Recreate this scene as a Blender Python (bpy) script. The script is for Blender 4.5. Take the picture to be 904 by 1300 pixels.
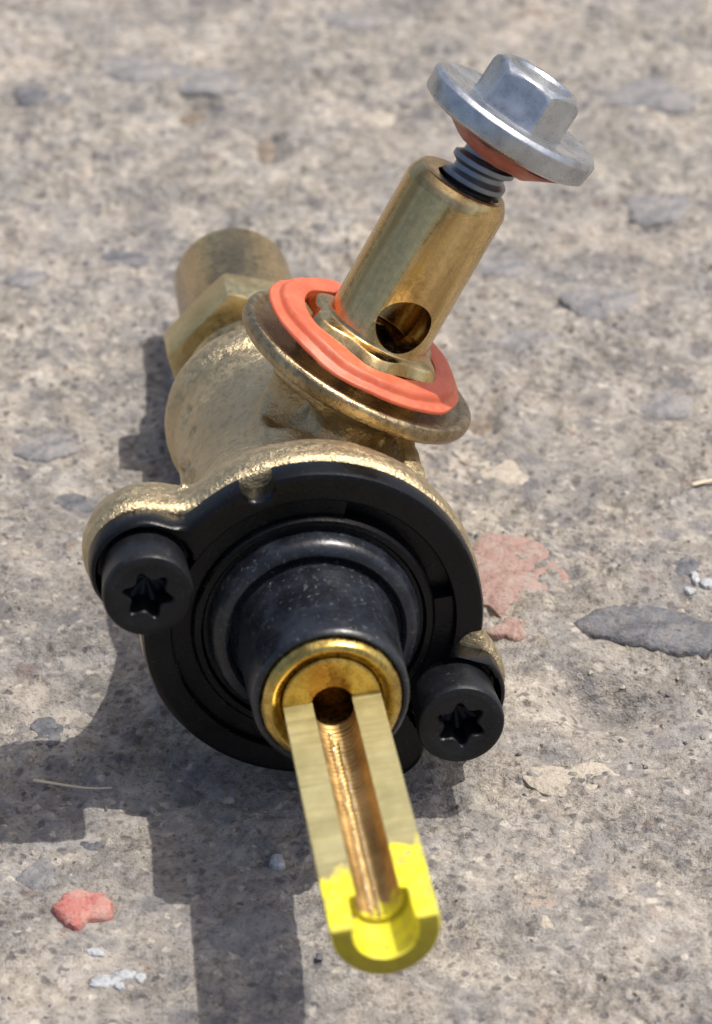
import bpy, bmesh, math, random
import numpy as np
from mathutils import Vector, Matrix
from mathutils.bvhtree import BVHTree

# ------------------------------------------------------------------ camera, light, exposure
U = 0.0008                                   # one drawing unit (close to a millimetre) in metres
F_PX, IMG_W, IMG_H = 4000.0, 904.0, 1300.0
ELEV = math.radians(35.4)                    # camera looks down by this angle
CAM_H = 180.2                                # camera height over the ground, units
CAM_Y = -262.0                               # camera's y, so the valve lies near the origin
SUN_AZ, SUN_EL = math.radians(16), math.radians(66)

scene = bpy.context.scene
for o in list(bpy.data.objects):
    bpy.data.objects.remove(o)
COL = scene.collection
cam_data = bpy.data.cameras.new("camera")
camera = bpy.data.objects.new("camera", cam_data)
COL.objects.link(camera)
scene.camera = camera
cam_data.sensor_fit = 'VERTICAL'
cam_data.lens = 50.0
cam_data.sensor_height = 50.0 * IMG_H / F_PX
cam_data.clip_start, cam_data.clip_end = 0.005, 60.0
camera.location = (0, CAM_Y * U, CAM_H * U)
camera.rotation_euler = (math.pi / 2 - ELEV, 0, 0)
cam_data.dof.use_dof = True
cam_data.dof.focus_distance = 279.0 * U
cam_data.dof.aperture_fstop = 50.0 / 2.0

world = bpy.data.worlds.new("World")
scene.world = world
world.use_nodes = True
wn = world.node_tree
sky = wn.nodes.new("ShaderNodeTexSky")
sky.sky_type = 'NISHITA'
sky.sun_disc = False
sky.sun_elevation = SUN_EL
sky.sun_rotation = math.pi / 2 - SUN_AZ
sky.air_density = 0.8
sky.dust_density = 5.0
sky.ozone_density = 0.6
wn.links.new(sky.outputs[0], wn.nodes["Background"].inputs[0])
wn.nodes["Background"].inputs[1].default_value = 0.15

sun_data = bpy.data.lights.new("sun", 'SUN')
sun_data.energy = 3.6
sun_data.angle = math.radians(0.55)
sun_data.color = (1.0, 0.95, 0.87)
sun = bpy.data.objects.new("sun", sun_data)
COL.objects.link(sun)
sun_dir = Vector((math.cos(SUN_EL) * math.cos(SUN_AZ), math.cos(SUN_EL) * math.sin(SUN_AZ), math.sin(SUN_EL)))
sun.rotation_euler = sun_dir.to_track_quat('Z', 'Y').to_euler()
sun.location = sun_dir * 2

scene.view_settings.view_transform = 'Standard'
scene.view_settings.look = 'None'
scene.view_settings.exposure = 0.15
scene.view_settings.gamma = 1.0
scene.view_settings.use_curve_mapping = False
scene.render.engine = 'CYCLES'
scene.cycles.use_denoising = True
scene.cycles.max_bounces = 8
scene.cycles.sample_clamp_indirect = 6.0

rng = np.random.default_rng(7)
random.seed(7)

# ------------------------------------------------------------------ frames and pixels
# camera axes in the world: right, up, back
CX = np.array([1.0, 0, 0])
CU = np.array([0, math.sin(ELEV), math.cos(ELEV)])
CB = np.array([0, -math.cos(ELEV), math.sin(ELEV)])
CAMP = np.array([0, CAM_Y, CAM_H])
# valve axes seen from the camera: columns are x (across), y (towards the post), z (towards the stem tip)
RV = np.array([[0.87118, 0.47409, 0.12765], [-0.37273, 0.80785, -0.45657], [-0.31958, 0.35017, 0.88048]])
TV = np.array([-3.542, -9.852, -268.739])
C2W = np.stack([CX, CU, CB], 1)
RW = C2W @ RV                                # valve -> world rotation
TW = C2W @ TV + CAMP                         # valve origin in world units

def ray(px, py):
    d = CX * (px - IMG_W / 2) / F_PX + CU * (IMG_H / 2 - py) / F_PX - CB
    return d / np.linalg.norm(d)
def on_ground(px, py, z=0.0):
    d = ray(px, py)
    return CAMP + d * ((z - CAMP[2]) / d[2])
def to_valve(P):
    return RW.T @ (np.asarray(P) - TW)

# ------------------------------------------------------------------ small noise library
def hash2(i, j, seed):
    h = (i.astype(np.int64) * 374761393 + j.astype(np.int64) * 668265263 + seed * 1442695041) & 0x7fffffff
    h = ((h ^ (h >> 13)) * 1274126177) & 0x7fffffff
    h = h ^ (h >> 16)
    return (h & 0xffff) / 65535.0
def vnoise(x, y, seed=0):
    i, j = np.floor(x), np.floor(y)
    fx, fy = x - i, y - j
    fx, fy = fx * fx * (3 - 2 * fx), fy * fy * (3 - 2 * fy)
    a, b = hash2(i, j, seed), hash2(i + 1, j, seed)
    c, d = hash2(i, j + 1, seed), hash2(i + 1, j + 1, seed)
    return (a + (b - a) * fx) * (1 - fy) + (c + (d - c) * fx) * fy - 0.5
def fbm(x, y, seed=0, octaves=4):
    v, a = 0, 1.0
    for k in range(octaves):
        v = v + a * vnoise(x * 2 ** k + 17.3 * k, y * 2 ** k - 9.1 * k, seed + k)
        a *= 0.5
    return v
def noise3(P, s, seed=0):
    return (fbm(P[:, 0] * s + 3.1, P[:, 1] * s, seed, 3) + fbm(P[:, 1] * s, P[:, 2] * s + 7.7, seed + 11, 3)
            + fbm(P[:, 2] * s, P[:, 0] * s + 1.9, seed + 23, 3)) / 1.7
def worley(x, y, seed=0):
    """distance to the nearest random point, in cells, and that point's random value"""
    i, j = np.floor(x), np.floor(y)
    best = np.full(x.shape, 9.0)
    val = np.zeros(x.shape)
    for di in (-1, 0, 1):
        for dj in (-1, 0, 1):
            ci, cj = i + di, j + dj
            px, py = ci + hash2(ci, cj, seed), cj + hash2(ci, cj, seed + 5)
            d = np.hypot(px - x, py - y)
            m = d < best
            best = np.where(m, d, best)
            val = np.where(m, hash2(ci, cj, seed + 9), val)
    return best, val

# ------------------------------------------------------------------ materials
def material(name):
    m = bpy.data.materials.new(name)
    m.use_nodes = True
    nt = m.node_tree
    return m, nt, nt.nodes["Principled BSDF"]
def N(nt, kind, **kw):
    n = nt.nodes.new(kind)
    for k, v in kw.items():
        if k in n.inputs:
            n.inputs[k].default_value = v
        else:
            setattr(n, k, v)
    return n
def coords(nt):
    return N(nt, "ShaderNodeTexCoord").outputs["Object"]
def noise_tex(nt, co, size, detail=4, rough=0.55, distort=0.0):
    n = N(nt, "ShaderNodeTexNoise", Scale=1.0 / (size * U), Detail=detail, Roughness=rough, Distortion=distort)
    nt.links.new(co, n.inputs["Vector"])
    return n.outputs["Fac"]
def ramp(nt, fac, stops, interp='LINEAR'):
    r = N(nt, "ShaderNodeValToRGB")
    r.color_ramp.interpolation = interp
    els = r.color_ramp.elements
    while len(els) < len(stops):
        els.new(0.5)
    for e, (p, c) in zip(els, stops):
        e.position = p
        e.color = (c, c, c, 1) if np.isscalar(c) else (*c, 1)
    nt.links.new(fac, r.inputs[0])
    return r.outputs[0]
def mix(nt, fac, a, b, blend='MIX'):
    n = N(nt, "ShaderNodeMix", data_type='RGBA', blend_type=blend)
    for sock, v in ((n.inputs[0], fac), (n.inputs[6], a), (n.inputs[7], b)):
        if hasattr(v, "links"):
            nt.links.new(v, sock)
        elif np.isscalar(v):
            sock.default_value = v if sock.type == 'VALUE' else (v, v, v, 1)
        else:
            sock.default_value = (*v, 1)
    return n.outputs[2]
def math_node(nt, op, a, b=None, clamp=False):
    n = N(nt, "ShaderNodeMath", operation=op, use_clamp=clamp)
    for k, v in ((0, a), (1, b)):
        if v is None:
            continue
        if hasattr(v, "links"):
            nt.links.new(v, n.inputs[k])
        else:
            n.inputs[k].default_value = v
    return n.outputs[0]
def bump(nt, bsdf, height, strength, dist, prev=None):
    b = N(nt, "ShaderNodeBump", Strength=strength, Distance=dist * U)
    nt.links.new(height, b.inputs["Height"])
    if prev is not None:
        nt.links.new(prev, b.inputs["Normal"])
    nt.links.new(b.outputs[0], bsdf.inputs["Normal"])
    return b.outputs[0]
def scaled(nt, co, sx, sy, sz):
    n = N(nt, "ShaderNodeVectorMath", operation='MULTIPLY')
    nt.links.new(co, n.inputs[0])
    n.inputs[1].default_value = (sx, sy, sz)
    return n.outputs[0]

def brass(name, c_light, c_dark, rough, cast=0.0, streak=None, patch=6.0, dirt=0.0, mottle=0.55, grain=None):
    m, nt, b = material(name)
    co = coords(nt)
    big = noise_tex(nt, co if grain is None else scaled(nt, co, *grain), patch, 5, 0.6, 0.4)  # grain stretches the tone noise; on the post it imitates reflections
    fine = noise_tex(nt, co, 0.7, 5, 0.65)
    col = mix(nt, ramp(nt, big, [(0.35, 0.0), (0.66, 1.0)]), c_dark, c_light)
    col = mix(nt, ramp(nt, fine, [(0.38, mottle), (0.55, 0.0)]), col, tuple(0.62 * v for v in c_dark))
    metal = 1.0
    if dirt:
        spots = noise_tex(nt, co, 1.6, 6, 0.7, 0.6)
        df = ramp(nt, spots, [(0.56, 0.0), (0.70, dirt)])
        col = mix(nt, df, col, (0.10, 0.075, 0.045))
        nt.links.new(math_node(nt, 'SUBTRACT', 1.0, df), b.inputs["Metallic"])
    else:
        b.inputs["Metallic"].default_value = metal
    nt.links.new(col, b.inputs["Base Color"])
    rr = ramp(nt, fine, [(0.3, rough - 0.10), (0.7, rough + 0.14)])
    nt.links.new(rr, b.inputs["Roughness"])
    prev = None
    if cast:
        prev = bump(nt, b, noise_tex(nt, co, 0.34, 3, 0.7), cast * 1.7, 0.22, prev)
        prev = bump(nt, b, noise_tex(nt, co, 2.6, 2, 0.5), cast * 0.25, 0.5, prev)
    if streak is not None:
        s = noise_tex(nt, scaled(nt, co, *streak), 1.0, 3, 0.6)
        prev = bump(nt, b, s, 0.18, 0.12, prev)
    bump(nt, b, noise_tex(nt, co, 1.4, 6, 0.7), 0.12, 0.15, prev)
    return m

MAT = {}
MAT['cast'] = brass('cast_brass', (0.70, 0.57, 0.345), (0.56, 0.455, 0.275), 0.36, cast=0.5, patch=9, dirt=0.25, mottle=0.55)
MAT['post'] = brass('reflection_streaked_brass', (0.84, 0.62, 0.29), (0.42, 0.27, 0.105), 0.20, streak=(2, 0.2, 2), patch=3.2, dirt=0.25, mottle=0.25, grain=(1, 0.07, 1))  # lengthwise light and dark streaks paint reflections into the colour
MAT['disc'] = brass('tarnished_brass', (0.54, 0.42, 0.24), (0.29, 0.215, 0.12), 0.30, cast=0.2, patch=4, dirt=0.4)
MAT['outlet'] = brass('aged_brass', (0.66, 0.49, 0.23), (0.30, 0.21, 0.10), 0.28, streak=(3, 3, 0.3), patch=4, dirt=0.3, grain=(1, 1, 0.15))
MAT['nut'] = brass('pale_brass', (0.78, 0.66, 0.36), (0.55, 0.43, 0.20), 0.34, streak=(2, 2, 0.4), patch=6, dirt=0.12, mottle=0.25)
MAT['bush'] = brass('bright_brass', (0.74, 0.54, 0.16), (0.50, 0.34, 0.09), 0.26, streak=(3, 3, 0.5), patch=2.5, dirt=0.3)

def stem_material(name, paint_from, base_light, base_dark):
    m, nt, b = material(name)
    co = coords(nt)
    sep = N(nt, "ShaderNodeSeparateXYZ")
    nt.links.new(co, sep.inputs[0])
    big = noise_tex(nt, scaled(nt, co, 1, 1, 0.6), 2.6, 5, 0.65)
    col = mix(nt, ramp(nt, big, [(0.35, 0.0), (0.65, 1.0)]), base_dark, base_light)
    lines = noise_tex(nt, scaled(nt, co, 0.12, 0.12, 4.5), 1.0, 4, 0.7)
    col = mix(nt, ramp(nt, lines, [(0.40, 0.22), (0.58, 0.0)]), col, tuple(0.7 * v for v in base_dark))
    # brushed-on yellow paint: an uneven front across the stem
    blot = noise_tex(nt, scaled(nt, co, 1, 1, 0.8), 1.9, 3, 0.5)
    front = math_node(nt, 'ADD', sep.outputs[2], math_node(nt, 'MULTIPLY', math_node(nt, 'SUBTRACT', blot, 0.5), 7.0 * U))
    front = math_node(nt, 'ADD', front, math_node(nt, 'MULTIPLY', sep.outputs[0], 0.45))
    pf = math_node(nt, 'DIVIDE', math_node(nt, 'SUBTRACT', front, paint_from * U), 2.6 * U, clamp=True)
    pn = noise_tex(nt, co, 1.1, 6, 0.72)
    pf = ramp(nt, math_node(nt, 'ADD', math_node(nt, 'MULTIPLY', pf, 0.75), math_node(nt, 'SUBTRACT', pn, 0.5)), [(0.16, 0.0), (0.34, 1.0)])
    thin = ramp(nt, noise_tex(nt, co, 0.9, 5, 0.65), [(0.28, 0.25), (0.45, 1.0)])
    # the end face's shade put into its colour: less yellow, dark olive
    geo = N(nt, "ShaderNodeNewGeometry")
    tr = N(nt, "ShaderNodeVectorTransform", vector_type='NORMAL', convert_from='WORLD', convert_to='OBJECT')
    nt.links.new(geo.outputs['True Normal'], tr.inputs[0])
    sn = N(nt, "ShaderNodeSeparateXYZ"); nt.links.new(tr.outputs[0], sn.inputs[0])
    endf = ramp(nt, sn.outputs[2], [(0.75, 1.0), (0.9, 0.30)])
    pf = math_node(nt, 'MULTIPLY', pf, thin)
    pf = math_node(nt, 'MULTIPLY', pf, endf)
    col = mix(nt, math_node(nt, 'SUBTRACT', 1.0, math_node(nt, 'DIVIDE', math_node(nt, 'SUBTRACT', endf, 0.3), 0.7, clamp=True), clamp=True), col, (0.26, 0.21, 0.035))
    coat = mix(nt, ramp(nt, noise_tex(nt, co, 2.0, 5, 0.65), [(0.35, 0.0), (0.62, 1.0)]), (0.56, 0.49, 0.05), (0.80, 0.73, 0.015))
    coat = mix(nt, ramp(nt, noise_tex(nt, co, 0.5, 5, 0.7), [(0.60, 0.0), (0.72, 0.5)]), coat, (0.30, 0.25, 0.06))
    col = mix(nt, pf, col, coat)
    nt.links.new(col, b.inputs["Base Color"])
    nt.links.new(math_node(nt, 'SUBTRACT', 0.85, math_node(nt, 'MULTIPLY', pf, 0.85)), b.inputs["Metallic"])
    nt.links.new(ramp(nt, lines, [(0.3, 0.42), (0.7, 0.6)]), b.inputs["Roughness"])
    p = bump(nt, b, lines, 0.2, 0.08)
    bump(nt, b, pf, 0.5, 0.12, p)
    return m
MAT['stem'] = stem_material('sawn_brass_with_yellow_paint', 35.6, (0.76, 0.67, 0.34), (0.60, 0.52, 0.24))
MAT['bore'] = stem_material('shaded_bore_brass', 38.9, (0.62, 0.42, 0.17), (0.30, 0.19, 0.07))  # orange-brown bore; the slot's shading is put into its darker colour
MAT['ridge'] = brass('highlight_brass', (0.85, 0.75, 0.50), (0.62, 0.50, 0.28), 0.4, cast=0.4, patch=1.5, mottle=0.2)  # pale brass for the painted thread highlights

def black(name, base, rough, dust, dust_size=0.5, spec=0.5, haze=0.0, edge=0.66):
    m, nt, b = material(name)
    b.inputs['Specular IOR Level'].default_value = spec
    co = coords(nt)
    n1 = noise_tex(nt, co, dust_size, 5, 0.7)
    n2 = noise_tex(nt, co, 4.0, 4, 0.6, 0.5)
    df = math_node(nt, 'MULTIPLY', ramp(nt, n1, [(edge - 0.08, 0.0), (edge + 0.09, 1.0)]), ramp(nt, n2, [(0.40, 0.15), (0.62, 1.0)]))
    df = math_node(nt, 'MULTIPLY', df, dust)
    film = ramp(nt, noise_tex(nt, co, 3.2, 6, 0.72, 0.3), [(0.40, 0.0), (0.68, haze)])
    nt.links.new(mix(nt, df, mix(nt, film, base, (0.10, 0.125, 0.165)), (0.24, 0.25, 0.27)), b.inputs["Base Color"])
    nt.links.new(ramp(nt, n2, [(0.3, rough - 0.08), (0.7, rough + 0.12)]), b.inputs["Roughness"])
    p = bump(nt, b, noise_tex(nt, co, 0.45, 3, 0.6), 0.22, 0.12)
    bump(nt, b, n1, 0.15, 0.15, p)
    return m
MAT['plastic'] = black('black_greased_metal', (0.0025, 0.0025, 0.003), 0.24, 0.5, 0.35, spec=0.26, haze=0.02, edge=0.70)
MAT['hub'] = black('black_scuffed_hub', (0.006, 0.007, 0.010), 0.27, 0.9, 0.5, spec=0.5, haze=0.16, edge=0.66)
MAT['screw'] = black('blackened_steel', (0.006, 0.006, 0.007), 0.34, 0.5, 0.3, spec=0.30, haze=0.08, edge=0.68)

m, nt, b = material('orange_silicone')
co = coords(nt)
col = mix(nt, ramp(nt, noise_tex(nt, co, 3.0, 4, 0.6), [(0.35, 0.0), (0.65, 1.0)]), (0.53, 0.098, 0.042), (0.62, 0.145, 0.068))
col = mix(nt, ramp(nt, noise_tex(nt, co, 0.8, 6, 0.75), [(0.52, 0.0), (0.74, 0.6)]), col, (0.50, 0.24, 0.17))
col = mix(nt, ramp(nt, noise_tex(nt, co, 1.8, 6, 0.75, 0.5), [(0.62, 0.0), (0.72, 0.6)]), col, (0.22, 0.08, 0.05))
nt.links.new(col, b.inputs["Base Color"])
b.inputs["Roughness"].default_value = 0.48
b.inputs["Subsurface Weight"].default_value = 0.12
b.inputs["Subsurface Radius"].default_value = (1.0, 0.35, 0.2)
b.inputs["Subsurface Scale"].default_value = 0.5 * U
bump(nt, b, noise_tex(nt, co, 0.9, 4, 0.6), 0.25, 0.2)
MAT['rubber'] = m
m2 = m.copy(); m2.name = 'dirty_orange_silicone'
b2 = m2.node_tree.nodes["Principled BSDF"]
for n in m2.node_tree.nodes:
    if n.type == 'MIX' and 0.6 < n.inputs[7].default_value[0] < 0.65:
        n.inputs[6].default_value = (0.30, 0.085, 0.055, 1); n.inputs[7].default_value = (0.50, 0.16, 0.10, 1)
MAT['rubber_dirty'] = m2

m, nt, b = material('zinc_plated_steel')
co = coords(nt)
col = mix(nt, ramp(nt, noise_tex(nt, co, 2.4, 5, 0.6), [(0.35, 0.0), (0.65, 1.0)]), (0.36, 0.38, 0.40), (0.56, 0.58, 0.60))
col = mix(nt, ramp(nt, noise_tex(nt, co, 0.6, 5, 0.7), [(0.58, 0.0), (0.75, 0.6)]), col, (0.25, 0.25, 0.26))
nt.links.new(col, b.inputs["Base Color"])
b.inputs["Metallic"].default_value = 0.9
nt.links.new(ramp(nt, noise_tex(nt, co, 1.2, 4, 0.6), [(0.3, 0.22), (0.7, 0.36)]), b.inputs["Roughness"])
p = bump(nt, b, noise_tex(nt, co, 0.5, 4, 0.65), 0.25, 0.12)
bump(nt, b, noise_tex(nt, co, 2.5, 3, 0.5), 0.2, 0.25, p)
MAT['zinc'] = m
m, nt, b = material('dark_thread_steel')
co = coords(nt)
nt.links.new(mix(nt, noise_tex(nt, co, 1.0, 4, 0.6), (0.16, 0.18, 0.20), (0.34, 0.37, 0.40)), b.inputs["Base Color"])
b.inputs["Metallic"].default_value = 0.95
b.inputs["Roughness"].default_value = 0.34
bump(nt, b, noise_tex(nt, co, 0.6, 3, 0.6), 0.2, 0.12)
MAT['thread'] = m

# ground
m, nt, b = material('weathered_concrete')
co = coords(nt)
wn_ = N(nt, "ShaderNodeTexNoise", Scale=1.0 / (1.4 * U), Detail=3)
nt.links.new(co, wn_.inputs["Vector"])
wv = N(nt, "ShaderNodeVectorMath", operation='MULTIPLY_ADD')
nt.links.new(wn_.outputs["Color"], wv.inputs[0]); wv.inputs[1].default_value = (1.6 * U,) * 3; nt.links.new(co, wv.inputs[2])
cw = wv.outputs[0]
L = noise_tex(nt, co, 30, 4, 0.6, 0.6)
Mn = noise_tex(nt, co, 6.0, 6, 0.68, 0.8)
Sn = noise_tex(nt, co, 1.7, 5, 0.7, 0.4)
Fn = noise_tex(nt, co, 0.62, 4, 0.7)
tan = mix(nt, ramp(nt, Sn, [(0.36, 0.0), (0.64, 1.0)]), (0.26, 0.233, 0.196), (0.465, 0.428, 0.37))
grey = mix(nt, ramp(nt, Sn, [(0.36, 0.0), (0.64, 1.0)]), (0.19, 0.181, 0.170), (0.38, 0.36, 0.333))
col = mix(nt, ramp(nt, Mn, [(0.42, 0.0), (0.56, 1.0)]), grey, tan)
col = mix(nt, ramp(nt, L, [(0.38, 0.3), (0.58, 0.0)]), col, (0.19, 0.185, 0.19))
bl = noise_tex(nt, co, 13.0, 7, 0.68, 0.8)
col = mix(nt, ramp(nt, bl, [(0.52, 0.0), (0.64, 0.7)]), col, mix(nt, ramp(nt, Sn, [(0.35, 0.0), (0.65, 1.0)]), (0.16, 0.157, 0.156), (0.27, 0.263, 0.256)))
col = mix(nt, ramp(nt, bl, [(0.34, 0.7), (0.47, 0.0)]), col, mix(nt, ramp(nt, Sn, [(0.35, 0.0), (0.65, 1.0)]), (0.36, 0.31, 0.25), (0.50, 0.45, 0.39)))
def grains(size, thresholds, soft):
    global col
    vor = N(nt, "ShaderNodeTexVoronoi", Scale=1.0 / (size * U), Randomness=1.0)
    nt.links.new(cw, vor.inputs["Vector"])
    vs = N(nt, "ShaderNodeSeparateColor"); nt.links.new(vor.outputs["Color"], vs.inputs[0])
    core = ramp(nt, vor.outputs["Distance"], [(0.25, 1.0), (0.45, 0.0)])
    for ch, (th, amount, c) in enumerate(thresholds):
        f = math_node(nt, 'MULTIPLY', core, ramp(nt, vs.outputs[ch], [(th, 0.0), (th + 0.03, amount)]))
        col = mix(nt, f, col, c)
grains(3.2, [(0.66, 0.55, (0.13, 0.13, 0.145)), (0.86, 0.5, (0.50, 0.45, 0.38)), (0.975, 0.4, (0.32, 0.20, 0.15))], 0.4)
grains(1.1, [(0.68, 0.75, (0.10, 0.095, 0.10)), (0.80, 0.65, (0.56, 0.51, 0.44)), (0.975, 0.5, (0.32, 0.20, 0.14))], 0.4)
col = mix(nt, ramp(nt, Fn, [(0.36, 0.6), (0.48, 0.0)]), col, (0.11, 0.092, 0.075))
nt.links.new(col, b.inputs["Base Color"])
b.inputs["Roughness"].default_value = 0.92
b.inputs["Specular IOR Level"].default_value = 0.25
worn = ramp(nt, noise_tex(nt, co, 9.0, 4, 0.6, 0.5), [(0.40, 0.35), (0.60, 1.0)])
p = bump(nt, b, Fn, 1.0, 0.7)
for nn in nt.nodes:
    if nn.type == 'BUMP':
        nt.links.new(worn, nn.inputs['Strength'])
p = bump(nt, b, noise_tex(nt, co, 0.30, 3, 0.6), 0.8, 0.3, p)
MAT['ground'] = m

def stone_material(name, c1, c2, dust=0.3, rough=0.8):
    m, nt, b = material(name)
    co = coords(nt)
    col = mix(nt, ramp(nt, noise_tex(nt, co, 2.0, 5, 0.65), [(0.35, 0.0), (0.65, 1.0)]), c1, c2)
    col = mix(nt, ramp(nt, noise_tex(nt, co, 1.3, 6, 0.7, 0.5), [(0.50, 0.0), (0.66, dust)]), col, (0.34, 0.30, 0.26))
    col = mix(nt, ramp(nt, noise_tex(nt, co, 0.5, 4, 0.7), [(0.34, 0.5), (0.46, 0.0)]), col, tuple(0.4 * v for v in c1))
    nt.links.new(col, b.inputs["Base Color"])
    b.inputs["Roughness"].default_value = rough
    b.inputs["Specular IOR Level"].default_value = 0.3
    p = bump(nt, b, noise_tex(nt, co, 0.8, 4, 0.65), 0.7, 0.5)
    bump(nt, b, noise_tex(nt, co, 0.35, 3, 0.6), 0.6, 0.25, p)
    return m
MAT['s_grey'] = stone_material('blue_grey_stone', (0.085, 0.088, 0.098), (0.155, 0.158, 0.17), 0.35)
MAT['s_mid'] = stone_material('mid_grey_stone', (0.15, 0.15, 0.155), (0.25, 0.245, 0.245), 0.5)
MAT['s_pale'] = stone_material('pale_stone', (0.36, 0.32, 0.26), (0.46, 0.41, 0.34), 0.85)
MAT['s_red'] = stone_material('brick_red_stone', (0.27, 0.17, 0.145), (0.35, 0.245, 0.21), 0.9)
MAT['s_pink'] = stone_material('pinkish_red_stone', (0.40, 0.135, 0.115), (0.52, 0.24, 0.20), 0.55)
MAT['s_white'] = stone_material('white_stone', (0.34, 0.36, 0.38), (0.50, 0.52, 0.54), 0.35)
MAT['s_brown'] = stone_material('brown_earth_and_hollow_shade', (0.13, 0.105, 0.08), (0.23, 0.19, 0.15), 0.6)  # earth tone for grit; in the hollows it paints their darkness
m, nt, b = material('dry_straw')
b.inputs["Base Color"].default_value = (0.55, 0.47, 0.33, 1)
b.inputs["Roughness"].default_value = 0.7
MAT['straw'] = m

# ------------------------------------------------------------------ mesh helpers (drawing units in, metres out)
def mesh_object(name, verts, faces, mat, parent=None, smooth=True, sharp=None):
    me = bpy.data.meshes.new(name)
    me.from_pydata((np.asarray(verts, float) * U).tolist(), [], faces)
    me.materials.append(mat)
    if smooth:
        me.shade_smooth()
        if sharp is not None:
            me.set_sharp_from_angle(angle=math.radians(sharp))
    o = bpy.data.objects.new(name, me)
    COL.objects.link(o)
    if parent is not None:
        o.parent = parent
    return o

def grid_faces(nr, n, closed=True):
    f = []
    for k in range(nr - 1):
        for i in range(n if closed else n - 1):
            j = (i + 1) % n
            f.append((k * n + i, k * n + j, (k + 1) * n + j, (k + 1) * n + i))
    return f

def revolve(profile, n=96, axis='z', centre=(0, 0, 0), wobble=0.0, seed=1):
    """profile: (radius, height) pairs; a radius 0 end closes the shape"""
    t = np.arange(n) * 2 * np.pi / n
    rings = []
    for k, (r, h) in enumerate(profile):
        rr = max(r, 1e-4) + (wobble * (vnoise(np.cos(t) * 3 + seed, np.sin(t) * 3 + k * 0.37, seed)) if wobble and r > 0 else 0)
        rings.append(np.stack([rr * np.cos(t), rr * np.sin(t), np.full(n, float(h))], 1))
    V = np.vstack(rings)
    if axis == 'y':                              # height along y, angle measured from +z towards +x
        V = np.stack([V[:, 1], V[:, 2], V[:, 0]], 1)
    V = V + np.array(centre)
    return V, grid_faces(len(profile), n)

def rounded(profile, r, steps=3):
    """round the inner corners of an open polyline"""
    P = [np.array(p, float) for p in profile]
    out = [P[0]]
    for a, b_, c in zip(P, P[1:], P[2:]):
        u, v = a - b_, c - b_
        lu, lv = np.linalg.norm(u), np.linalg.norm(v)
        rr = min(r, lu * 0.45, lv * 0.45)
        s, e = b_ + u / lu * rr, b_ + v / lv * rr
        for k in range(steps + 1):
            w = k / steps
            out.append((1 - w) ** 2 * s + 2 * w * (1 - w) * b_ + w * w * e)
    out.append(P[-1])
    return [tuple(p) for p in out]

def evaluated(o):
    dg = bpy.context.evaluated_depsgraph_get()
    me = bpy.data.meshes.new_from_object(o.evaluated_get(dg))
    return me

# ------------------------------------------------------------------ the ground
def axis_lines(lo, hi, step0, step1, far, growth=1.35):
    a = [lo]
    while a[-1] < hi:
        w = (a[-1] - lo) / (hi - lo)
        a.append(a[-1] + step0 + (step1 - step0) * w)
    left, s = [], step0
    x = lo
    while x > lo - far:
        s *= growth; x -= s; left.append(x)
    right, s = [], step1
    x = a[-1]
    while x < hi + far:
        s *= growth; x += s; right.append(x)
    return np.array(left[::-1] + a + right)
gx = axis_lines(-58, 58, 0.30, 0.30, 2600)
gy = axis_lines(178 + CAM_Y, 385 + CAM_Y, 0.26, 0.48, 2600)
GX, GY = np.meshgrid(gx, gy)
near = np.clip(1.6 - np.maximum(np.abs(GX) / 58, np.abs(GY - 20) / 110), 0, 1)

def ground_height(x, y):
    h = 0.9 * fbm(x / 22, y / 22, 3, 3)
    h += 0.75 * fbm(x / 5.5, y / 5.5, 11, 4)
    rough = 0.25 + 0.75 * np.clip(0.5 + 2.2 * fbm(x / 11, y / 11, 61, 3), 0, 1)
    base = h
    h = 0.55 * fbm(x / 1.6, y / 1.6, 15, 3)
    d, v = worley(x / 2.4 + 0.35 * vnoise(x, y, 71), y / 2.4 + 0.35 * vnoise(x, y, 72), 31)
    h += np.where(v > 0.55, 0.34 * np.clip(0.62 - d, 0, 1), 0)
    h -= np.where(v < 0.22, 0.95 * np.clip(0.48 - d, 0, 1), 0)
    d, v = worley(x / 1.05, y / 1.05, 41)
    h += np.where(v > 0.5, 0.42, -0.40) * np.clip(0.55 - d, 0, 1)
    h += 0.34 * vnoise(x / 0.5, y / 0.5, 51)
    return base + h * rough - 0.5

PITS = []                                      # (px, py, radius x px, radius y px, depth)
for px, py, rx, ry, dep in [(770, 885, 60, 30, 2.3), (338, 168, 26, 26, 2.4), (250, 128, 40, 18, 1.5), (613, 520, 26, 26, 1.6),
                            (700, 560, 40, 10, 0.7), (650, 640, 14, 9, 0.9), (60, 690, 30, 14, 0.8), (90, 485, 30, 12, 0.7),
                            (730, 880, 30, 25, 0.7), (800, 560, 20, 9, 0.9), (870, 580, 25, 9, 0.8), (505, 60, 30, 8, 0.8),
                            (120, 205, 28, 10, 1.0), (860, 330, 18, 8, 0.8), (700, 370, 20, 8, 0.9), (180, 1235, 14, 8, 0.8)]:
    c = on_ground(px, py)
    ax = abs(on_ground(px + rx, py)[0] - c[0])
    ay = abs(on_ground(px, py - ry)[1] - c[1])
    PITS.append((c[0], c[1], ax, ay, dep))
def height(x, y):
    h = ground_height(x, y)
    for cx, cy, ax, ay, dep in PITS:
        q = ((x - cx) / ax) ** 2 + ((y - cy) / ay) ** 2
        q = q * (1 + 0.8 * vnoise(x / 2.2, y / 2.2, 91))
        h = h - dep * np.exp(-q * 1.3)
    # the valve has been set down on high spots: flatten a little where it rests
    for cx, cy, rr in REST:
        w = np.exp(-(((x - cx) ** 2 + (y - cy) ** 2) / rr ** 2) ** 2)
        h = h * (1 - w) + w * np.minimum(h, 0.0)
    return h
REST = []
for P in ((7.4, -12.7, -4), (0, -6.2, -74)):
    w_ = RW @ np.array(P, float) + TW
    REST.append((w_[0], w_[1], 7.0))
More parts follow.
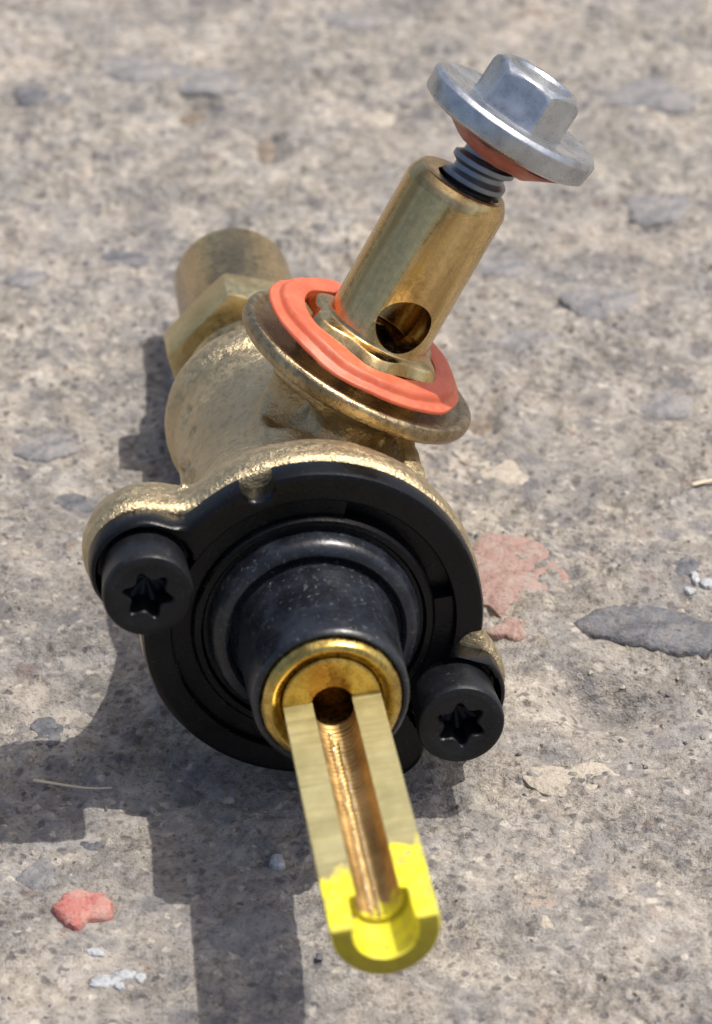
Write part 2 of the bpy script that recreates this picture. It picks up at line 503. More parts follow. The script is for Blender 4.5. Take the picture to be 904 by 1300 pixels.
GZ = np.where(near > 0, height(GX, GY) * near, 0)
nx, ny = len(gx), len(gy)
gv = np.stack([GX.ravel(), GY.ravel(), GZ.ravel()], 1)
idx = np.arange(nx * ny).reshape(ny, nx)
gf = np.stack([idx[:-1, :-1].ravel(), idx[:-1, 1:].ravel(), idx[1:, 1:].ravel(), idx[1:, :-1].ravel()], 1)
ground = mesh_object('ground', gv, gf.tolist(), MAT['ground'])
ground['kind'] = 'structure'
ground['label'] = 'weathered tan and grey concrete ground with exposed aggregate'

def zat(x, y):
    return float(height(np.array([x]), np.array([y]))[0])

def stone_mesh(rx, ry, h, seed, n=40, rings=5, rough=0.16, squareness=0.0, depth=None):
    """a low irregular stone: domed top, vertical skirt that goes into the ground"""
    t = np.arange(n) * 2 * np.pi / n
    r0 = 1 + rough * 2.2 * vnoise(np.cos(t) * 1.6 + seed * 3.1, np.sin(t) * 1.6 + seed, seed) + rough * vnoise(np.cos(t) * 4 + seed, np.sin(t) * 4, seed + 3)
    if squareness:
        r0 = r0 * (1 + squareness * 0.18 * np.cos(4 * t + seed))
    V = []
    for k in range(rings):
        w = k / (rings - 1)
        s = [1.0, 1.0, 0.93, 0.72, 0.38][k] if rings == 5 else 1 - w
        z = [-(depth or 1.2), h * 0.15, h * 0.72, h * 0.95, h][k]
        x, y = rx * r0 * np.cos(t) * s, ry * r0 * np.sin(t) * s
        zz = z + (0.28 * h * vnoise(x / 1.3 + seed, y / 1.3, seed + 8) if k > 1 else 0)
        V.append(np.stack([x, y, np.broadcast_to(zz, x.shape)], 1))
    V = np.vstack(V)
    F = grid_faces(rings, n)
    V = np.vstack([V, [[0, 0, h * 1.0]]])
    last = len(V) - 1
    F += [((rings - 1) * n + i, (rings - 1) * n + (i + 1) % n, last) for i in range(n)]
    return V, F

def put_stone(name, px, py, wpx, hpx, mat, h, seed, rot=0.0, parent=None, squareness=0.0, rough=0.16, sink=0.0, depth=None):
    c = on_ground(px, py)
    rx = abs(on_ground(px + wpx / 2, py)[0] - c[0])
    ry = abs(on_ground(px, py - hpx / 2)[1] - c[1])
    V, F = stone_mesh(rx, ry, h, seed, squareness=squareness, rough=rough, depth=depth)
    o = mesh_object(name, V, F, mat, parent, sharp=50)
    gxx, gyy = np.meshgrid(np.linspace(-0.7, 0.7, 9) * rx + c[0], np.linspace(-0.7, 0.7, 9) * ry + c[1])
    zz = height(gxx, gyy)
    z0 = float(np.percentile(zz, 70)) - h * 0.9 + sink if parent is not None else float(zz.mean())
    o.location = (c[0] * U, c[1] * U, z0 * U)
    o.rotation_euler = (0, 0, rot)
    return o

# stones set in the concrete, plus patches painting hollow darkness and a cast shadow
EMBED = [  # px, py, width px, height px, material, height, rotation
    (826, 797, 190, 54, 's_grey', 0.6, -0.20), (645, 728, 128, 92, 's_red', 0.30, -0.15), (655, 795, 74, 24, 's_red', 0.25, 0.5),
    (738, 985, 125, 44, 's_pale', 0.22, 0.0), (640, 585, 120, 28, 's_pale', 0.20, -0.45), (850, 262, 110, 40, 's_mid', 0.5, 0.15),
    (838, 118, 130, 44, 's_mid', 0.5, 0.1), (176, 82, 130, 30, 's_mid', 0.45, -0.1), (255, 98, 110, 34, 's_mid', 0.4, -0.2),
    (338, 170, 38, 40, 's_brown', 0.4, 0.0), (248, 130, 56, 22, 's_brown', 0.3, 0.1), (612, 522, 34, 40, 's_brown', 0.3, 0.2),  # these brown patches paint the darkness of hollows
    (50, 120, 75, 24, 's_grey', 0.45, -0.15), (840, 505, 95, 34, 's_mid', 0.4, 0.5), (668, 425, 90, 32, 's_mid', 0.35, 0.2),
    (770, 372, 100, 42, 's_mid', 0.35, 0.1), 
    (692, 1172, 20, 30, 's_pale', 0.5, 0.2),
    (330, 1190, 110, 90, 's_mid', 0.3, 0.2), (62, 925, 48, 36, 's_grey', 0.3, 0.1), (112, 1067, 34, 14, 's_grey', 0.5, 0.1),  # second entry paints a small square of cast shadow
    (480, 146, 50, 18, 's_pale', 0.4, 0.0), (60, 1100, 70, 40, 's_mid', 0.3, 0.2), (870, 720, 44, 24, 's_grey', 0.4, 0.2),
    (440, 20, 90, 26, 's_mid', 0.3, 0.1),
    (640, 335, 70, 20, 's_mid', 0.3, 0.1), (30, 350, 60, 24, 's_mid', 0.4, 0.0), (150, 320, 66, 24, 's_grey', 0.35, 0.0),
    (60, 560, 80, 30, 's_mid', 0.3, 0.1), (90, 630, 70, 26, 's_grey', 0.25, 0.2), 
    ]
PROUD = {0: 0.35, 1: 0.16, 2: -0.05, 5: 0.0, 13: 0.0, 14: 0.0, 15: 0.0, 3: -0.06, 4: -0.08, 9: -0.05, 10: -0.1, 11: -0.1}            # how far a stone's top stands over its surroundings
for k, (px, py, w_, h_, mt, hh, rot) in enumerate(EMBED):
    o = put_stone('stone', px, py, w_, h_, MAT[mt], hh, 11 + k, rot, parent=ground, squareness=1.0 if mt == 's_red' else 0.3, sink=PROUD.get(k, 0.05), rough=0.10 if k == 0 else 0.24)
    if k == 0: o['label'] = 'long smooth blue-grey stone set in the concrete'
    if k == 1: o['label'] = 'worn brick-red slab fragment set in the concrete'

# loose things on the ground
def thing(o, label, cat, group=None):
    o['label'] = label; o['category'] = cat
    if group: o['group'] = group
    return o
thing(put_stone('pebble', 101, 1150, 70, 44, MAT['s_pink'], 0.9, 5, 0.2, rough=0.26, depth=0.4),
      'flat pinkish-red stone chip lying on the concrete', 'pebble')
thing(put_stone('pebble', 352, 1092, 18, 17, MAT['s_white'], 0.5, 8, 0.2, depth=0.4),
      'single small white stone chip lying in front of the black flange', 'pebble')
for k, (px, py, w_, h_) in enumerate([(132, 1240, 36, 16), (158, 1232, 28, 14), (176, 1230, 18, 12), (150, 1247, 16, 11), (120, 1203, 15, 20)]):
    thing(put_stone('pebble', px, py, w_, h_, MAT['s_white'], 0.45, 21 + k, 0.3 * k, rough=0.3, depth=0.4),
          ['longest white stone chip of the cluster beside the pinkish-red chip', None, None, None,
           'white stone chip lying between the white cluster and the pinkish-red chip'][k]
          or 'small white stone chip touching the longest white chip of the cluster', 'pebble', 'cluster of white chips')
for k, (px, py, w_, h_) in enumerate([(882, 735, 12, 14), (898, 741, 16, 12), (876, 752, 14, 9)]):
    thing(put_stone('pebble', px, py, w_, h_, MAT['s_white'], 0.45, 41 + k, 0.3 * k, rough=0.3, depth=0.3),
          'tiny white grit grain behind the long blue-grey stone', 'pebble', 'white grit behind the long grey stone')

def blade(name, px0, py0, px1, py1, rad, bend, label, mat):
    a, c = on_ground(px0, py0), on_ground(px1, py1)
    a = a + np.array([0, 0, zat(a[0], a[1]) + 0.5]); c = c + np.array([0, 0, zat(c[0], c[1]) + 0.6])
    d = c - a; L_ = np.linalg.norm(d); d = d / L_
    side = np.cross(d, [0, 0, 1.0]); up = np.cross(side, d)
    V = []
    for k in range(15):
        w = k / 14
        p_ = a + d * L_ * w + side * bend * math.sin(math.pi * w) + up * (0.15 * math.sin(5 * w))
        r_ = rad * (1 - 0.55 * w)
        for q in range(8):
            t = q * math.pi / 4
            V.append(p_ + side * r_ * math.cos(t) + up * 0.5 * r_ * math.sin(t))
    F = grid_faces(15, 8) + [tuple(range(7, -1, -1)), tuple(range(112, 120))]
    return thing(mesh_object(name, V, F, mat), label, 'straw')
blade('straw', 878, 613, 925, 594, 0.30, 0.3, 'short pale dry straw lying flat on bare concrete', MAT['straw'])
blade('straw', 42, 988, 142, 998, 0.20, 0.5, 'long thin whitish dry straw lying in the valve\'s shadow', MAT['straw'])

# loose grit: countless sharp grains
gV, gF = [], []
OCT = np.array([[1, 0, 0], [0, 1, 0], [-1, 0, 0], [0, -1, 0], [0, 0, 1], [0, 0, -1]], float)
OF = [(0, 1, 4), (1, 2, 4), (2, 3, 4), (3, 0, 4), (1, 0, 5), (2, 1, 5), (3, 2, 5), (0, 3, 5)]
mats = ['s_pale', 's_mid', 's_grey', 's_brown', 's_white', 's_pink']
NG = 9000
qx = rng.uniform(-56, 56, NG); qy = rng.uniform(180, 382, NG) + CAM_Y
dens = fbm(qx / 14, qy / 14, 77, 3)
keep = dens + rng.uniform(-0.6, 0.6, NG) > 0.0
qx, qy = qx[keep], qy[keep]
qz = height(qx, qy)
sz = rng.lognormal(-1.75, 0.4, len(qx)).clip(0.08, 0.36)
gm = rng.choice(6, len(qx), p=[0.44, 0.30, 0.14, 0.09, 0.02, 0.01])
for k in range(len(qx)):
    A = OCT * sz[k] * rng.uniform(0.6, 1.3, 3) + rng.normal(0, 0.12 * sz[k], (6, 3))
    t = rng.uniform(0, 6.28)
    A = np.stack([A[:, 0] * math.cos(t) - A[:, 1] * math.sin(t), A[:, 0] * math.sin(t) + A[:, 1] * math.cos(t), A[:, 2] * 0.75], 1)
    gV.append(A + [qx[k], qy[k], qz[k] + 0.12 * sz[k]])
    gF += [tuple(6 * k + i for i in f) for f in OF]
grit = mesh_object('grit', np.vstack(gV), gF, MAT[mats[0]], smooth=False)
for mm in mats[1:]:
    grit.data.materials.append(MAT[mm])
grit.data.polygons.foreach_set('material_index', np.repeat(gm, 8).astype(np.int32))
grit['kind'] = 'stuff'
grit['label'] = 'fine loose sand and grit grains strewn over the concrete'
grit['category'] = 'grit'

# ------------------------------------------------------------------ the valve
BASE = np.array([7.4, -12.7, -8.0])          # valve point that rests on the ground
valve = bpy.data.objects.new('gas_valve', None)
COL.objects.link(valve)
valve.empty_display_size = 0.01
RM = Matrix(RW.tolist())
valve.location = Vector((RW @ BASE + TW) * U)
valve.rotation_euler = RM.to_euler()
thing(valve, 'brass gas valve with black flange, slotted yellow-tipped stem and bolted side post', 'valve')
OFF = Vector(-BASE * U)

def part(name, VF, mat, parent=None, sharp=35, smooth=True):
    o = mesh_object(name, VF[0], VF[1], mat, parent or valve, smooth=smooth, sharp=sharp)
    if parent is None:
        o.location = OFF
    return o

ZP = -25.1                                   # where the side post sits along the axis
R_FL = 14.7
SC = [np.array([-15.6, -1.2]), np.array([14.5, -1.3])]   # screw centres

def smin(a, c, k):
    h = np.clip(0.5 + 0.5 * (c - a) / k, 0, 1)
    return c + (a - c) * h - k * h * (1 - h)
def flange_sd(p, R, rl, k):
    d = np.hypot(p[:, 0], p[:, 1]) - R
    for c in SC:
        d = smin(d, np.hypot(p[:, 0] - c[0], p[:, 1] - c[1]) - rl, k)
    d = smin(d, np.hypot(p[:, 0] - 11.6, p[:, 1] + 8.0) - 3.35, 0.6)
    return d
def outline(R, rl, k, n, bites=()):
    t = np.arange(n) * 2 * np.pi / n
    r = np.full(n, 26.0)
    u = np.stack([np.cos(t), np.sin(t)], 1)
    for it in range(400):
        p = u * r[:, None]
        d = flange_sd(p, R, rl, k)
        for bx, by, br in bites:
            d = np.maximum(d, br - np.hypot(p[:, 0] - bx, p[:, 1] - by))
        r = np.where(d > 0.01, r - np.clip(d * 0.5, 0.012, 0.4), r)
    return t, r

# --- casting: overlapping solids fused by a voxel remesh, which also rounds the inner corners
def solid(V, F):
    return V, F
pieces = []
t, r = outline(14.9, 5.05, 2.4, 160)
fl = []
for (off, z) in ((-0.5, -2.5), (0, -3.0), (0.0, -5.0), (-0.5, -7.0), (-1.6, -8.8)):
    fl.append(np.stack([(r + off) * np.cos(t), (r + off) * np.sin(t), np.full(160, z)], 1))
V = np.vstack(fl + [[[0, 0, -2.5], [0, 0, -8.4]]])
F = grid_faces(5, 160) + [((i + 1) % 160, i, 800) for i in range(160)] + [(640 + i, 640 + (i + 1) % 160, 801) for i in range(160)]
pieces.append((V, F))
pieces.append(revolve([(0, -44.2), (6.8, -44.2), (8.3, -43.8), (9.4, -42.8), (9.8, -41.2), (9.7, -39.4), (9.1, -38.4), (9.0, -25), (9.2, -20), (9.9, -16), (11.2, -12.4), (12.8, -9), (14.2, -5), (0, -5)], 96))
pieces.append(revolve([(0, 0), (7.2, 0), (6.4, 6.5), (6.1, 9), (6.5, 11.4), (8.6, 13.0), (9.8, 13.5), (0, 13.5)], 80, 'y', (0, 0, ZP)))
def box(x0, x1, y0, y1, z0, z1):
    V = np.array([[x, y, z] for x in (x0, x1) for y in (y0, y1) for z in (z0, z1)], float)
    return V, [(0, 1, 3, 2), (4, 6, 7, 5), (0, 4, 5, 1), (2, 3, 7, 6), (0, 2, 6, 4), (1, 5, 7, 3)]
V, F = box(3.6, 5.8, 4, 12.9, -25, -9)
V[:, 1] = np.where((V[:, 2] > -12) & (V[:, 1] > 8), 11.2, V[:, 1])
V[:, 0] += np.where(V[:, 2] > -12, 1.6, 0)
pieces.append((V, F))
av, af, n0 = [], [], 0
for V, F in pieces:
    av.append(V); af += [tuple(i + n0 for i in f) for f in F]; n0 += len(V)
tmp = mesh_object('casting_source', np.vstack(av), af, MAT['cast'], smooth=False)
md = tmp.modifiers.new('fuse', 'REMESH'); md.mode = 'VOXEL'; md.voxel_size = 0.26 * U
md = tmp.modifiers.new('soften', 'SMOOTH'); md.factor = 0.5; md.iterations = 9
me = evaluated(tmp)
bpy.data.objects.remove(tmp)
nv = len(me.vertices)
co_ = np.empty(nv * 3); me.vertices.foreach_get('co', co_); co_ = co_.reshape(-1, 3) / U
no_ = np.empty(nv * 3); me.vertex_normals.foreach_get('vector', no_) if hasattr(me.vertex_normals, 'foreach_get') else None
no_ = no_.reshape(-1, 3)
bvh = BVHTree.FromPolygons([Vector(v) for v in co_], [p.vertices[:] for p in me.polygons])
def hit(px, py):
    o_, d_ = to_valve(CAMP), RW.T @ ray(px, py)
    h_ = bvh.ray_cast(Vector(o_), Vector(d_))
    return np.array(h_[0]) if h_[0] is not None else None
disp = 0.035 * noise3(co_, 2.4, 14) + 0.05 * noise3(co_, 0.8, 4) + 0.14 * noise3(co_, 0.25, 9)
def dent(px, py, rad, depth, ring=0.0):
    global disp
    c = hit(px, py)
    if c is None:
        return
    d2 = ((co_ - c) ** 2).sum(1) / rad ** 2
    disp = disp - depth * np.exp(-d2 * 1.6) + ring * depth * np.exp(-(np.sqrt(d2) - 1.3) ** 2 * 6)
dent(372, 515, 2.6, 2.2, 0.35); dent(405, 552, 2.0, 1.4, 0.15)          # sink marks by the post
for k in range(7):                                                      # hammered stamp near the lug
    dent(233 + 5 * (k % 3), 592 + 9 * (k // 2), 0.6, 0.95 if k % 2 else -0.5)
dent(233, 538, 0.6, 1.3); dent(237, 528, 0.55, 1.3); dent(240, 519, 0.5, 1.0); dent(246, 546, 0.5, 1.0)
co_ = co_ + no_ * disp[:, None]
me.vertices.foreach_set('co', (co_ * U).ravel())
me.materials.clear(); me.materials.append(MAT['cast'])
me.shade_smooth(); me.update()
me.name = 'body'
body = bpy.data.objects.new('body', me)
COL.objects.link(body); body.parent = valve; body.location = OFF
body['label'] = 'grainy cast brass valve body'

# --- rear end: neck rings, hex nut, outlet tube
part('neck', revolve(rounded([(0, -42), (7.4, -42), (7.4, -46.0), (6.5, -46.3), (6.5, -46.9), (7.5, -47.2), (7.5, -48.6), (6.5, -48.9), (6.5, -54), (0, -54)], 0.15), 96), MAT['outlet'])
def hexagon(R, z0, z1, rot, chamfer=0.9, n=120, bore=None):
    t = np.arange(n) * 2 * np.pi / n
    rh = R * math.cos(math.pi / 6) / np.cos(((t - rot) % (math.pi / 3)) - math.pi / 6)
    rin = R * math.cos(math.pi / 6)
    cut = np.clip(rh - rin * 1.0, 0, 9) * chamfer
    rings = [(np.full(n, rin * 0.60), np.full(n, z0)), (np.full(n, rin * 0.985), np.full(n, z0)), (rh - 0.05, z0 + cut * 0.9 + 0.02), (rh, z0 + cut + 0.2),
             (rh, z1 - cut - 0.2), (rh - 0.05, z1 - cut * 0.9 - 0.02), (np.full(n, rin * 0.985), np.full(n, z1)), (np.full(n, rin * 0.60), np.full(n, z1))]
    V = np.vstack([np.stack([a * np.cos(t), a * np.sin(t), c], 1) for a, c in rings])
    return V, grid_faces(len(rings), n)
part('hex_nut', hexagon(8.9, -58.0, -52.0, math.radians(134), 0.30), MAT['nut'], sharp=22)
part('outlet_tube', revolve(rounded([(0, -56), (6.7, -56), (6.7, -60.5), (6.25, -61), (6.2, -75.2), (5.5, -76.6), (4.6, -76.6), (4.5, -70), (0, -70)], 0.5), 96), MAT['outlet'])

# --- black cover plate with rings and hub
NT = 720
t, r = outline(R_FL, 4.65, 1.8, NT, bites=((-10.7, 9.9, 1.45), (14.3, 4.0, 1.9)))
rin = 12.3
ro = np.maximum(r, rin + 0.6)
deg = np.degrees(t)
slot = ((deg > 37) & (deg < 104)) * 1.0
rings, rr_, zz_ = [], [], []
def ring(rad, z):
    rr_.append(np.broadcast_to(rad, t.shape)); zz_.append(np.broadcast_to(z, t.shape))
ring(np.full(NT, 6.0), -2.6); ring(ro - 0.3, -2.6); ring(ro, -2.3); ring(ro, -0.55); ring(ro - 0.18, -0.15); ring(ro - 0.5, 0.0)
for k in range(1, 22):
    w = k / 22
    rad = (ro - 0.5) * (1 - w) + rin * w
    z = np.zeros(NT)
    for c in SC:
        d = np.hypot(rad * np.cos(t) - c[0], rad * np.sin(t) - c[1])
        z = z - 1.1 * np.clip((4.15 - d) / 0.25, 0, 1)
    ring(rad, z)
gr = 0.85 + 1.5 * slot
for rad, z in ((rin, 0), (rin - 0.12, -0.12), (rin - 0.2, -gr), (10.55, -gr), (10.45, -0.35), (10.2, -0.1), (9.7, -0.1), (9.55, -0.3), (9.45, -0.5), (9.15, -0.5), (9.05, 0.1),
               (8.9, 0.75), (8.6, 1.25), (8.2, 1.5), (7.75, 1.55), (7.45, 1.35), (7.3, 1.0), (7.05, 0.9), (6.95, 1.3), (6.9, 2.2), (6.75, 5.0), (6.62, 9.0), (6.55, 11.6), (6.45, 12.0), (6.2, 12.2),
               (5.98, 12.15), (5.9, 11.8), (5.9, 7.0)):
    ring(rad, z)
V = np.vstack([np.stack([a * np.cos(t), a * np.sin(t), c], 1) for a, c in zip(rr_, zz_)])
NSPLIT = 6 + 21 + 9                          # rings that belong to the plate; the rest is the hub
plate = part('cover_plate', (V[:(NSPLIT + 1) * NT], grid_faces(NSPLIT + 1, NT)), MAT['plastic'], sharp=40)
hub = part('hub', (V[NSPLIT * NT:], grid_faces(len(rr_) - NSPLIT, NT)), MAT['hub'], parent=plate, sharp=40)

# --- socket-head screws
def screw(cx, cy, rot):
    n = 96
    t = np.arange(n) * 2 * np.pi / n
    star = 1.72 + 0.34 * np.cos(6 * (t - rot)) + 0.05 * np.cos(12 * (t - rot))
    one = np.ones(n)
    rings = [(one * 0.1, -2), (one * 3.55, -2), (one * 3.6, -0.4), (one * 3.7, 1.8), (one * 3.82, 3.7), (one * 3.8, 4.05), (one * 3.65, 4.32), (one * 3.4, 4.42), (one * 2.75, 4.42), (one * 2.5, 4.32), (star + 0.16, 4.29),
             (star, 4.12), (star * 0.97, 1.4), (star * 0.5, 0.9), (one * 0.05, 0.8)]
    V = np.vstack([np.stack([a * np.cos(t) + cx, a * np.sin(t) + cy, np.full(n, z)], 1) for a, z in rings])
    head = part('screw', (V[:12 * n], grid_faces(12, n)), MAT['screw'], sharp=38)
    part('star_socket', (V[11 * n:], grid_faces(4, n)), MAT['screw'], parent=head, sharp=38)
    return head
screw(SC[0][0], SC[0][1], 0.25)
screw(SC[1][0], SC[1][1], 0.05)

# --- stem bushing and slotted stem
part('bushing', revolve(rounded([(5.88, 7.5), (5.88, 12.3), (5.55, 12.95), (5.05, 13.1), (4.75, 12.8), (4.45, 12.45), (4.16, 12.3), (4.14, 9)], 0.3), 120, wobble=0.06), MAT['bush'])
ROLL = 0.618
ex = np.array([math.cos(ROLL), math.sin(ROLL), 0])       # along the flat
em = np.array([-math.sin(ROLL), math.cos(ROLL), 0])      # away from the flat
ez = np.array([0, 0, 1.0])
S0 = -0.35 * em                                          # stem axis
RS, FH, RB, RC = 4.08, 0.70, 1.78, 2.35                  # stem radius, height of flat over axis, bore, mouth of bore
Z_ROOT, Z_MOUTH, Z_TIP = 12.7, 40.6, 44.6
def section(rs, rb, drop=0.0):
    fh = FH - drop
    a0 = math.asin(fh / rs)
    pts = []
    for k in range(41):                                  # outer arc, right edge of flat round below to the left edge
        a = a0 - (math.pi + 2 * a0) * k / 40
        pts.append((rs * math.cos(a), rs * math.sin(a)))
    b0 = math.asin(min(fh / rb, 0.95))
    xb = rb * math.cos(b0)
    xl = rs * math.cos(a0)
    for k in range(1, 6):
        pts.append((-xl + (xl - xb) * k / 6, fh))
    for k in range(25):                                  # bore, left edge down and up to the right edge
        a = math.pi - b0 + (math.pi + 2 * b0) * k / 24
        pts.append((rb * math.cos(a), rb * math.sin(a)))
    for k in range(1, 6):
        pts.append((xb + (xl - xb) * k / 6, fh))
    return np.array(pts)
secs = [(Z_ROOT - 2.0, RS, RB, 0)] + [(z, RS, RB, 0) for z in np.linspace(Z_ROOT, Z_MOUTH - 0.1, 190)] + \
       [(Z_MOUTH, RS, RC - 0.1, 0), (Z_MOUTH + 0.25, RS, RC, 0), (43.2, RS, RC + 0.03, 0), (Z_TIP - 0.35, RS, RC + 0.06, 0.0), (Z_TIP - 0.1, RS - 0.14, RC + 0.10, 0.12), (Z_TIP, RS - 0.42, RC + 0.18, 0.36)]
V = []
for k, (z, rs, rb, dr) in enumerate(secs):
    s = section(rs, rb, dr)
    jig = 0.035 * vnoise(s[:, 0] * 1.3, np.full(len(s), z * 1.9), 5)
    if z < Z_MOUTH - 0.2:                                # tapped bore: fine thread on the floor of the slot
        thr = np.zeros(len(s)); thr[47:70] = 0.07 * math.sin(z * 2 * math.pi / 0.62)
        s = s * (1 + thr / rb)[:, None]
    V.append(S0 + s[:, :1] * ex + (s[:, 1:] + jig[:, None]) * em + z * ez)
ns = len(s)
V = np.vstack(V)
F = grid_faces(len(secs), ns)
last = (len(secs) - 1) * ns
# end face: strip between the outer arc + flats and the bore
end_outer = [last + i for i in range(0, 46)]
mid_l, mid_r = None, None
ring_o = [last + i for i in range(41)]
ring_i = [last + 46 + i for i in range(25)]
for i in range(40):
    ja, jb = int(round(24 * (1 - i / 40))), int(round(24 * (1 - (i + 1) / 40)))
    if ja == jb:
        F.append((ring_o[i], ring_o[i + 1], ring_i[ja]))
    else:
        F.append((ring_o[i], ring_o[i + 1], ring_i[jb], ring_i[ja]))
F.append(tuple([ring_o[40]] + [last + 41 + k for k in range(5)] + [ring_i[0]]))
F.append(tuple([ring_i[24]] + [last + 71 + k for k in range(5)] + [ring_o[0]]))
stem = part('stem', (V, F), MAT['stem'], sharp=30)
stem.data.materials.append(MAT['bore'])
for p_ in stem.data.polygons:
    i_ = [v % ns for v in p_.vertices]
    if len(i_) == 4 and all(46 <= k <= 70 for k in i_):
        p_.material_index = 1
stem['label'] = 'slotted half-round brass stem with yellow painted tip'
bm = bmesh.new(); bm.from_mesh(stem.data); bmesh.ops.recalc_face_normals(bm, faces=bm.faces); bm.to_mesh(stem.data); bm.free()
V, F = revolve(rounded([(4.13, 7), (4.13, 12.5), (4.0, 12.62), (RB + 0.1, 12.62), (RB, 12.5), (RB, 4), (0, 4)], 0.1), 96)
V = V + S0 * np.clip((4.0 - np.hypot(V[:, 0], V[:, 1])) / 1.5, 0, 1)[:, None]
part('stem_root', (V, F), MAT['bush'], parent=stem)
# two bright strips added as highlights of the thread crests in the slot
def ridge(a, z0, z1, w, seed):
    n, V = 120, []
    for k in range(n):
        z = z0 + (z1 - z0) * k / (n - 1)
        g = 1 + 0.7 * float(vnoise(np.array([k * 0.21]), np.array([seed * 1.7]), seed)) + 0.3 * math.sin(z * 2 * math.pi / 0.62)
        c = S0 + ex * (RB - 0.18) * math.cos(a) + em * (RB - 0.18) * math.sin(a) + z * ez
        for q in range(8):
            th = q * math.pi / 4
            V.append(c + (ex * math.cos(th) + em * math.sin(th)) * w * g)
    return np.array(V), grid_faces(n, 8) + [tuple(range(7, -1, -1)), tuple(range((n - 1) * 8, n * 8))]
part('highlight_ridge', ridge(math.radians(246), 14.5, 40.4, 0.16, 3), MAT['ridge'], parent=stem)
part('highlight_ridge', ridge(math.radians(268), 15.5, 40.4, 0.13, 6), MAT['ridge'], parent=stem)

# --- side outlet: disc, post with cross hole, gasket
C_P = (0, 0, ZP)
part('collar_disc', revolve(rounded([(0, 13.2), (10.3, 13.2), (11.2, 13.55), (11.6, 14.2), (11.6, 14.9), (11.2, 15.25), (10.6, 15.1), (10.1, 14.75), (8.0, 14.6), (6.6, 14.6), (0, 14.6)], 0.25), 140, 'y', C_P, wobble=0.12), MAT['disc'])
pv, pf_ = revolve(rounded([(0, 14.0), (6.6, 14.0), (6.6, 17.2), (6.0, 18.1), (5.0, 18.3), (4.85, 18.6), (4.85, 33.0), (4.62, 33.6), (4.15, 34.3), (3.1, 34.3), (2.95, 34.0), (2.6, 30.0), (2.6, 18.7), (0, 18.7)], 0.16), 128, 'y', C_P)
inner = (np.hypot(pv[:, 0], pv[:, 2] - ZP) < 3.5) & (pv[:, 1] > 26)
pv[inner, 0] += 0.6
dx, dz = pv[:, 0], pv[:, 2] - ZP
pr = np.hypot(dx, dz)
foot = np.clip((pr - 5.2) / 0.8, 0, 1) * (pv[:, 1] < 18.6)   # the foot is faintly six-sided
hx = 1 + 0.075 * np.cos(6 * np.arctan2(dx, dz) + 0.6) * foot
pv[:, 0] = dx * hx; pv[:, 2] = dz * hx + ZP
src = part('post', (pv, pf_), MAT['post'])
cut = mesh_object('cutter', *revolve([(0, -1), (2.55, -1), (2.55, 14), (0, 14)], 64), MAT['post'])
cd = Vector((math.sin(0.109), 0.0, math.cos(0.109)))
cut.rotation_mode = 'QUATERNION'
cut.rotation_quaternion = cd.to_track_quat('Z', 'Y')
cut.location = Vector((0, 21.1, ZP)) * U
src.parent = None; src.location = (0, 0, 0)
bpy.context.view_layer.update()
for o in (src, cut):
    bm = bmesh.new(); bm.from_mesh(o.data); bmesh.ops.remove_doubles(bm, verts=bm.verts, dist=2e-7)
    bmesh.ops.recalc_face_normals(bm, faces=bm.faces); bm.to_mesh(o.data); bm.free()
md = src.modifiers.new('hole', 'BOOLEAN'); md.operation = 'DIFFERENCE'; md.object = cut; md.solver = 'EXACT'
md = src.modifiers.new('edge', 'BEVEL'); md.width = 0.10 * U; md.segments = 2; md.limit_method = 'ANGLE'; md.angle_limit = math.radians(50)
me = evaluated(src)
src.modifiers.clear(); src.data = me
me.shade_smooth(); me.set_sharp_from_angle(angle=math.radians(40))
bpy.data.objects.remove(cut)
src.parent = valve; src.location = OFF
post = src
post['label'] = 'brass side post with a drilled cross hole'

def soft_ring(prof, centre, n, tilt, seed, lump, ripple=0.12):
    V, F = revolve(prof, n, 'y', (0, 0, 0))
    a = np.arctan2(V[:, 0], V[:, 2])
    rad = np.hypot(V[:, 0], V[:, 2])
    k = 1 + lump * vnoise(np.cos(a) * 1.4 + seed, np.sin(a) * 1.4, seed)
    V[:, 0] *= k; V[:, 2] *= k
    V[:, 1] += tilt[0] * V[:, 0] + tilt[1] * V[:, 2] + ripple * 4 * vnoise(np.cos(a) * 2.2 + 5, np.sin(a) * 2.2 + rad * 0.2, seed + 2) * (rad / 8)
    V += ripple * 0.5 * np.stack([noise3(V, 0.9, seed), noise3(V, 0.9, seed + 4), noise3(V, 0.9, seed + 8)], 1)
    return V + np.array(centre), F
prof = rounded([(6.8, 0.1), (9.2, -0.05), (9.9, 0.1), (9.85, 0.45), (9.1, 0.75), (8.95, 1.2), (8.75, 1.45), (7.2, 1.5), (6.75, 1.4), (6.75, 0.3), (6.8, 0.1)], 0.12)
part('gasket', soft_ring(prof, (-0.2, 16.2, ZP - 0.3), 160, (-0.03, -0.05), 4, 0.07, 0.13), MAT['rubber'], sharp=60)

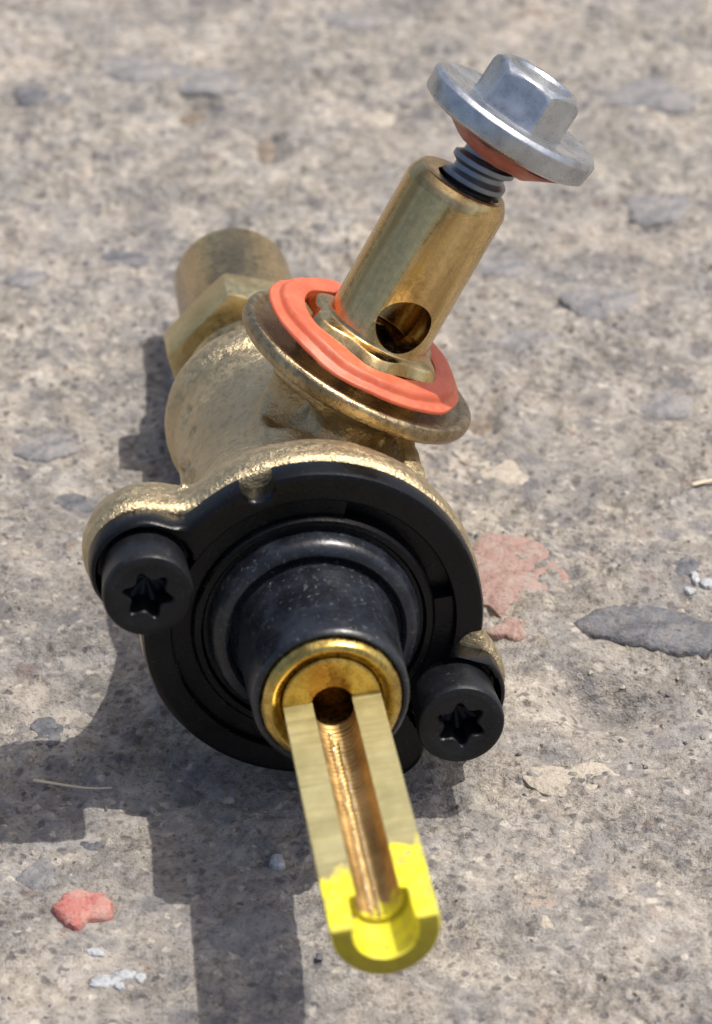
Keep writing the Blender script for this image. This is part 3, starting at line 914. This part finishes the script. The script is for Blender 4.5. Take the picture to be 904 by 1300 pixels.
# --- bolt
bolt = bpy.data.objects.new('bolt', None)
COL.objects.link(bolt); bolt.parent = valve
bolt.empty_display_size = 0.003
bolt.location = OFF + Vector((0.75, 34.0, ZP)) * U
bolt.rotation_euler = (math.radians(-1.5), 0, math.radians(-4.0))
WT = 7.95                                    # height of the washer's top over the post
def bpart(name, VF, mat, sharp=35):
    return part(name, VF, mat, parent=bolt, sharp=sharp)
bpart('washer_flange', revolve(rounded([(2.5, WT - 2.5), (7.6, WT - 2.5), (8.2, WT - 2.15), (8.35, WT - 0.45), (7.95, WT), (7.2, WT), (5.4, WT - 0.2), (3.0, WT - 0.2)], 0.13), 120, 'y'), MAT['zinc'])
def hex_head(R, h, rot, n=144):
    t = np.arange(n) * 2 * np.pi / n
    rin = R * math.cos(math.pi / 6)
    rh = rin / np.cos(((t - rot) % (math.pi / 3)) - math.pi / 6)
    rh = rin + (rh - rin) * 0.94
    cut = np.clip(rh - rin * 0.985, 0, 9) * 0.95
    rows = [(rh * 1.12, np.full(n, -0.35)), (rh * 1.03, np.full(n, -0.1)), (rh, np.full(n, 0.25)), (rh, h - cut - 0.35), (rh * 0.985, h - cut - 0.12), (rh * 0.955, h - cut * 0.75 + 0.0),
            (np.full(n, rin * 0.90), np.full(n, h + 0.05)), (np.full(n, rin * 0.80), np.full(n, h)), (np.full(n, rin * 0.72), np.full(n, h - 0.28)), (np.full(n, rin * 0.4), np.full(n, h - 0.4)), (np.full(n, 0.01), np.full(n, h - 0.4))]
    V = np.vstack([np.stack([a * np.sin(t), c, a * np.cos(t)], 1) for a, c in rows])
    return V, grid_faces(len(rows), n)
V, F = hex_head(4.55, 3.85, math.radians(4))
bpart('hex_head', (V + [0, WT - 0.15, 0], F), MAT['zinc'], sharp=24)
n, rows = 64, 150
tt = np.arange(n) * 2 * np.pi / n
V = []
for k in range(rows):
    y = -4 + (WT + 2.2) * k / (rows - 1)
    ph = (y / 1.75 - tt / (2 * np.pi)) % 1.0
    tri = np.clip(1.6 - np.abs(ph - 0.5) * 4.4, 0, 1)
    rad = 2.3 + 0.6 * tri
    V.append(np.stack([rad * np.sin(tt), np.full(n, y), rad * np.cos(tt)], 1))
bpart('threaded_shank', (np.vstack(V), grid_faces(rows, n)), MAT['thread'], sharp=45)
prof = rounded([(3.0, WT - 2.6), (6.7, WT - 2.6), (6.6, WT - 2.9), (5.2, WT - 3.6), (4.0, WT - 4.3), (3.2, WT - 4.5), (2.8, WT - 4.2), (3.0, WT - 2.6)], 0.25)
V, F = soft_ring(prof, (0, 0, 0), 120, (0, 0), 9, 0.10, 0.16)
V[:, 0] += 0.5
bpart('seal_ring', (V, F), MAT['rubber_dirty'], sharp=60)
